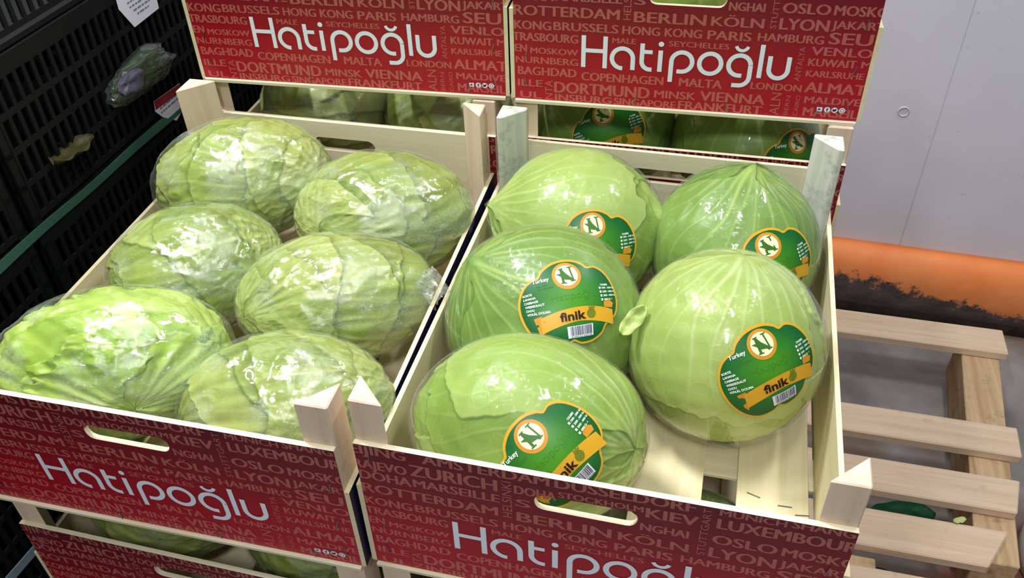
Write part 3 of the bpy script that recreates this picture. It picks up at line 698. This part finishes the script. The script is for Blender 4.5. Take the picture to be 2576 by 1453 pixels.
def kerb_mat():
    t = NT('orange_painted_kerb'); v = t.coord()
    s = t.new('ShaderNodeSeparateXYZ'); t.l.new(t.coord(), s.inputs[0])
    n = t.noise(v, 30, 6, 0.75); n2 = t.noise(v, 7, 3)
    # worn and grimy low down, more so at the left end
    h = t.math('MULTIPLY', t.math('SUBTRACT', s.outputs[2], -0.668), 11.0)
    lf = t.math('MULTIPLY', t.math('SUBTRACT', s.outputs[0], 0.74), 1.5)
    g = t.math('ADD', t.math('ADD', h, lf), t.math('MULTIPLY', t.math('SUBTRACT', n, 0.5), 1.6))
    f = t.ramp(t.math('ADD', g, 0.5), [(0.40, (0, 0, 0)), (0.58, (1, 1, 1))])
    dirt = t.ramp(n, [(0.3, srgb(58, 52, 52)), (0.65, srgb(112, 98, 92))])
    org = t.ramp(n2, [(0.3, srgb(232, 124, 60)), (0.7, srgb(246, 148, 86))])
    return t.base(t.mix(f, dirt, org), 0.5, 0.3)
def wy(x): return 1.456-.036*(x-.5)*1.0
b = MB(); b.add([(-4, -4, -.785), (4, -4, -.785), (4, wy(4)+.3, -.785), (-4, wy(-4)+.3, -.785), (-4, -4, -.885), (4, -4, -.885), (4, wy(4)+.3, -.885), (-4, wy(-4)+.3, -.885)], [(0, 1, 2, 3), (7, 6, 5, 4), (0, 4, 5, 1), (1, 5, 6, 2), (2, 6, 7, 3), (3, 7, 4, 0)])
tag(link('floor', b.mesh('floor', [floor_mat()])), 'grey concrete floor with brownish stains', 'floor', None, 'structure')
b = MB(); sx = .716; g = .0016
def wall_seg(x0, x1):
    b.prism([(x0, wy(x0)), (x1, wy(x1)), (x1, wy(x1)+.08), (x0, wy(x0)+.08)], -.785, 2.3)
wall_seg(-4, sx-g); wall_seg(sx+g, 4); b.prism([(sx-g, wy(sx)+.0015), (sx+g, wy(sx)+.0015), (sx+g, wy(sx)+.08), (sx-g, wy(sx)+.08)], -.785, 2.3)
wall = tag(link('wall_back', b.mesh('wall_back', [wall_mat()])), 'white wall panel with a vertical joint', 'wall', None, 'structure')
# plugged bolt hole and specks on the wall
b = MB(); cx, cz = .642, -.236
for i in range(28):
    a0, a1 = 2*math.pi*i/28, 2*math.pi*(i+1)/28
    P4 = []
    for r, dy in ((.0125, 0), (.0105, -.0022), (.0085, -.0004), (0, -.0004)):
        for a in (a0, a1): P4.append((cx+r*math.cos(a), wy(cx)+dy, cz+r*math.sin(a)))
    b.add(P4, [(0, 1, 3, 2), (2, 3, 5, 4), (4, 5, 6)])
tag(link('wall_plug', b.mesh('wall_plug', [plain('wall_plug_white', srgb(198, 194, 200), 0.5)])), 'small round plug set in the white wall', 'wall plug')
kp = [(0, -.584), (-.022, -.588), (-.040, -.602), (-.052, -.625), (-.058, -.655), (-.058, -.69), (-.054, -.72), (-.048, -.74), (-.030, -.744), (-.030, -.785), (0, -.785)]
b = MB(); xs = np.linspace(-4, 4, 60); n = len(kp)
for x in xs: b.v += [(x, wy(x)+y-.0005, z) for y, z in kp]
for i in range(len(xs)-1):
    for j in range(n): b.f.append((i*n+j, (i+1)*n+j, (i+1)*n+(j+1) % n, i*n+(j+1) % n)); b.m.append(0)
tag(link('trim_1', b.mesh('trim_1', [kerb_mat()], 0, True)), 'orange painted kerb along the foot of the wall, grimy below', 'kerb', None, 'structure')

# ------------------------------------------------------------------ white bucket and leaf scraps on the floor
bk = empty('white_bucket', 'white rounded tub on the floor at the right edge, beside the pallet', 'bucket', None, Matrix.Translation((1.022, .735, -.785)))
def lathe(prof, n, mat, name):
    v = []; f = []
    for r, z in prof: v += [(r*math.cos(2*math.pi*i/n), r*math.sin(2*math.pi*i/n), z) for i in range(n)]
    for k in range(len(prof)-1):
        for i in range(n): f.append((k*n+i, k*n+(i+1) % n, (k+1)*n+(i+1) % n, (k+1)*n+i))
    me = bpy.data.meshes.new(name); me.from_pydata(v, [], f); me.materials.append(mat); me.polygons.foreach_set('use_smooth', [True]*len(f)); return me
white = plain('white_plastic', srgb(214, 212, 214), 0.4)
link('tub_body', lathe([(.001, 0), (.095, 0), (.110, .008), (.114, .03), (.117, .105), (.114, .105), (.109, .03), (.09, .012), (.001, .012)], 48, white, 'tub_body'), bk)
link('rim', lathe([(.115, .103), (.121, .105), (.122, .112), (.116, .115), (.114, .111), (.115, .103)], 48, white, 'rim'), bk)
def scrap(name, label, loc, size, mat, rz, curl=.4, n=16):
    rng = np.random.default_rng(int(size*1e5)); v = []; f = []
    for i in range(n+1):
        u = i/n*2-1; w = size*.45*math.sqrt(max(1-u*u, .02))
        for j in range(5):
            s = j/2-1
            v.append((u*size, w*s*(1+.10*math.sin(u*7)), size*curl*(s*s*.5+u*u*.35)+size*.07*math.sin(u*8+s*3)+size*.09))
    for i in range(n):
        for j in range(4): a = i*5+j; f.append((a, a+5, a+6, a+1))
    me = bpy.data.meshes.new(name); me.from_pydata(v, [], f); me.materials.append(mat); me.polygons.foreach_set('use_smooth', [True]*len(f))
    o = link(name, me); o.location = loc; o.rotation_euler = (0, 0, rz)
    md = o.modifiers.new('s', 'SOLIDIFY'); md.thickness = .0012
    return tag(o, label, 'leaf scrap')
gdark = plain('trodden_leaf', srgb(20, 92, 52), 0.5)
scrap('leaf_scrap', 'dark green leaf scrap under the third pallet gap from the wall', (.715, .800, -.785), .062, gdark, .2, .1)
scrap('leaf_scrap', 'dark green leaf scrap under the pallet gap nearest the front right crate', (.665, .632, -.785), .060, gdark, -.1, .1)
scrap('leaf_scrap', 'pale cabbage leaf scrap caught on a pallet slat edge near its right end', (.770, .697, PTOP), .012, M['leaf_pale'], .5, .5)

lf = scrap('loose_leaf', 'torn leaf edge', (0, 0, 0), .017, M['leaf'], 0, .5)
for k in ('category',): del lf[k]
lf.parent = rr_cab; lf.matrix_parent_inverse.identity(); lf.location = (-.088, -.030, .042); lf.rotation_euler = (.5, -.55, .9)

# ------------------------------------------------------------------ dark left side: black plastic crates with greens
blk = NT('black_plastic'); blk.base((0.006, 0.007, 0.007, 1), 0.6, 0.2); M['black'] = blk.m
BX0, BX1, BL, BH = -.90, -.50, .585, .198
def black_meshes():
    out = {}
    def lattice(length, axis, pos, thick, rows, step):
        b = MB()
        def bx(a0, a1, z0, z1):
            if axis == 'y': b.box((pos, a0, z0), (pos+thick, a1, z1))
            else: b.box((a0, pos, z0), (a1, pos+thick, z1))
        zs = np.linspace(.012, BH-.022, rows+1)
        for k, z in enumerate(zs): bx(0, length, z, z+.007)
        n = int(length/step)
        for k in range(rows):
            for i in range(n+1):
                a = i*length/n; bx(max(0, a-.0028), min(length, a+.0028), zs[k]+.007, zs[k+1])
        return b
    out['side'] = lattice(BL, 'y', 0, .003, 4, .0150).mesh('side_wall', [M['black']])
    out['end'] = lattice(BX1-BX0, 'x', 0, .003, 4, .0150).mesh('end_wall', [M['black']])
    b = MB()
    for a, c in (((0, 0), (.40, .010)), ((0, BL-.010), (.40, BL)), ((0, .010), (.010, BL-.010)), ((.390, .010), (.40, BL-.010))): b.box((a[0], a[1], BH-.016), (c[0], c[1], BH))
    out['rim'] = b.mesh('rim', [M['black']], .001)
    b = MB(); b.box((0.002, 0.002, 0), (.398, BL-.002, .006)); out['base'] = b.mesh('base', [M['black']])
    b = MB()
    b.box((0, 0, .006), (.014, .014, BH-.016)); out['corner'] = b.mesh('corner_rib', [M['black']])
    return out
BM = black_meshes()
TOPS = ['lowest', 'second', 'third', 'fourth', 'fifth', 'topmost']
def black_crate(label, x, y, z):
    r = empty('plastic_crate', label, 'crate', 'black perforated plastic crates on the left', Matrix.Translation((x, y, z)))
    o = link('side_wall', BM['side'], r); o.location = (.397, 0, 0); o = link('side_wall', BM['side'], r)
    o = link('end_wall', BM['end'], r); o = link('end_wall', BM['end'], r); o.location = (0, BL-.003, 0)
    link('rim', BM['rim'], r); link('base', BM['base'], r); 
    for x in (0, .386):
        for y_ in (0, BL-.014): o = link('corner_rib', BM['corner'], r); o.location = (x, y_, 0)
    return r
def bunch_mesh(seed):
    rng = np.random.default_rng(seed); b = MB()
    for k in range(34):
        c = np.array([rng.uniform(.03, .36), rng.uniform(.04, BL-.05), rng.uniform(.03, BH-.045)]); L = rng.uniform(.03, .06); w = L*rng.uniform(.3, .55)
        F = frame(rng.normal(size=3)); P = []
        for u in np.linspace(-1, 1, 5):
            ww = w*math.sqrt(max(1-u*u, .03)); P += [c+F[:, 0]*L*u+F[:, 1]*ww*s+F[:, 2]*(.012*u*u-.008*abs(s)) for s in (-1, 0, 1)]
        P = [np.clip(p, (.008, .008, .008), (.392, BL-.008, BH+.004)) for p in P]
        b.add(P, [(i*3+j, i*3+3+j, i*3+4+j, i*3+1+j) for i in range(4) for j in range(2)], 1 if rng.random() < .16 else 0)
    return b.mesh('leafy_greens', [M['leaf_dark'], M['leaf_yellow']])
bunches = [bunch_mesh(40+i) for i in range(3)]
for si, (sname, y0) in enumerate((('nearest', -.345), ('middle', .252), ('added farthest', .849))):  # last stack is added to hide the bright wall behind the slots
    for k in range(6):
        z = -.68+.2*k
        black_crate('%s black perforated crate of the %s dark stack on the left' % (TOPS[k], sname), BX0, y0, z)
        if k >= 2:
            o = link('leafy_greens', bunches[(k+si) % 3]); o.location = (BX0, y0, z)
            tag(o, 'dark leafy greens filling the %s black crate of the %s left stack' % (TOPS[k], sname), 'greens', None, 'stuff')
    b = MB(); b.box((BX0+.01, y0+.01, -.785), (BX1-.01, y0+BL-.01, -.681))
    for x in (BX0+.02, BX1-.07):
        pass
    tag(link('crate_dolly', b.mesh('crate_dolly', [M['black']], .004)), 'black dolly carrying the %s dark stack on the left' % sname, 'dolly')

# green strap around the dark stacks
def strap():
    b = MB(); x0 = BX1+.0012; zc = .121; w = .0062
    pts = [(x0, -.36), (x0, .845)]
    n = 60
    for i in range(n+1):
        y = -.36+1.205*i/n; s = .0012*math.sin(y*9)+.0008*math.sin(y*31); tw = .0006*math.sin(y*14)
        b.v += [(x0+tw+.0008, y, zc+s-w), (x0-tw+.0008, y, zc+s+w), (x0+.0016-tw, y, zc+s+w), (x0+.0016+tw, y, zc+s-w)]
    for i in range(n):
        a = i*4
        for j in range(4): b.f.append((a+j, a+4+j, a+4+(j+1) % 4, a+(j+1) % 4)); b.m.append(0)
    return b.mesh('plastic_strap', [plain('green_strap_plastic', srgb(64, 104, 84), 0.4)])
tag(link('plastic_strap', strap()), 'green plastic strap stretched along the side of the dark black crates', 'strap')
def strap2():
    b = MB(); P = [Vector((-.4962, -.10, -.209)), Vector((-.4962, 0.0, -.211)), Vector((-.4962, .05, -.216))]
    for p in P: b.v += [(p.x, p.y, p.z+.007), (p.x, p.y, p.z-.007), (p.x-.001, p.y, p.z-.007), (p.x-.001, p.y, p.z+.007)]
    for i in range(2):
        for j in range(4): b.f.append((i*4+j, i*4+4+j, i*4+4+(j+1) % 4, i*4+(j+1) % 4)); b.m.append(0)
    return b.mesh('plastic_strap', [plain('grey_strap_plastic', srgb(140, 160, 170), 0.4)])
tag(link('plastic_strap', strap2()), 'short pale strap end hanging by the lower left corner', 'strap')

# paper tags on the dark crates
paper = plain('tag_paper', srgb(232, 228, 238), 0.6); ink = plain('tag_ink', srgb(120, 124, 140), 0.6); tred = plain('tag_red', srgb(150, 40, 50), 0.6)
def paper_tag(label, origin, ux, uz, poly, red, rows):
    """thin bent sheet on the crate side; poly in (y, z) of the sheet's own plane"""
    o3 = np.array(origin); b = MB()
    def P(p, dx=0): return tuple(o3+np.array(ux)*p[0]+np.array(uz)*p[1]+np.array((dx, 0, 0)))
    n = len(poly)
    b.add([P(p) for p in poly]+[P(p, .0006) for p in poly], [tuple(range(n))[::-1], tuple(range(n, 2*n))]+[(i, (i+1) % n, n+(i+1) % n, n+i) for i in range(n)], 0)
    if red: b.add([P(p, .0009) for p in red], [tuple(range(len(red)))], 2)
    rr = random.Random(len(poly)*7+rows)
    for k in range(rows):
        y = red_y0-(k+.5)*.0062; x = -.022+max(0, -y-.006)*.9
        while x < .024-max(0, -y-.006)*.3:
            L = rr.uniform(.003, .011); b.add([P(q, .0009) for q in ((x, y), (x+L, y), (x+L, y+.0022), (x, y+.0022))], [(0, 1, 2, 3)], 1); x += L+.002
    o = link('paper_tag', b.mesh('paper_tag', [paper, ink, tred])); return tag(o, label, 'tag')
red_y0 = .044
paper_tag('white printed paper tag at the top edge, stuck on the upper dark crate', (-.4978, .545, .290), (0, 1, 0), (0, 0, 1), [(-.037, .045), (-.040, -.002), (-.021, -.033), (.038, -.031), (.046, .045)], [(-.037, .045), (-.038, .010), (-.026, .014), (-.026, .045)], 11)
red_y0 = .012
paper_tag('small white paper tag with a red band beside the left corner post', (-.4978, .545, .130), (0, 1, 0), (0, 0, 1), [(-.032, .011), (-.021, -.003), (.006, -.023), (.030, -.015), (.036, .020), (-.029, .025)], [(-.031, .013), (.035, .009), (.036, .020), (-.029, .025)], 2)

# clear bag of greens bulging out of the farther dark stack, and a yellowed leaf
bag = empty('plastic_bag', 'clear plastic bag of greens bulging from the dark stack beside the upper left crate', 'bag', None, Matrix.Translation((-.493, .50, .203)))
rng0 = np.random.default_rng(77); dl, th, ph, q, t = sphere(80, 50)
bagv = dl*np.array([.017, .072, .024]); bagv = bagv*(1+.06*snoise(rng0, dl, 6)+.05*snoise(rng0, dl, 14))[:, None]
link('plastic_film', np_mesh('plastic_film', bagv, q, t, M['film']), bag)
link('greens', np_mesh('greens', bagv*.86, q, t, M['leaf_dark']), bag)
nk = dl*np.array([.008, .024, .012])*(1+.14*snoise(rng0, dl, 4)+.05*snoise(rng0, dl, 9))[:, None]+np.array([.012, -.034, .008])
link('bag_neck', np_mesh('bag_neck', nk, q, t, plain('pale_crumpled_plastic', srgb(92, 86, 106), 0.3)), bag, 'pale crumpled plastic')
scrap('leaf_scrap', 'yellowed leaf poking from a dark crate left of the green strap', (-.490, .340, .176), .034, M['leaf_yellow'], 1.5, .3)
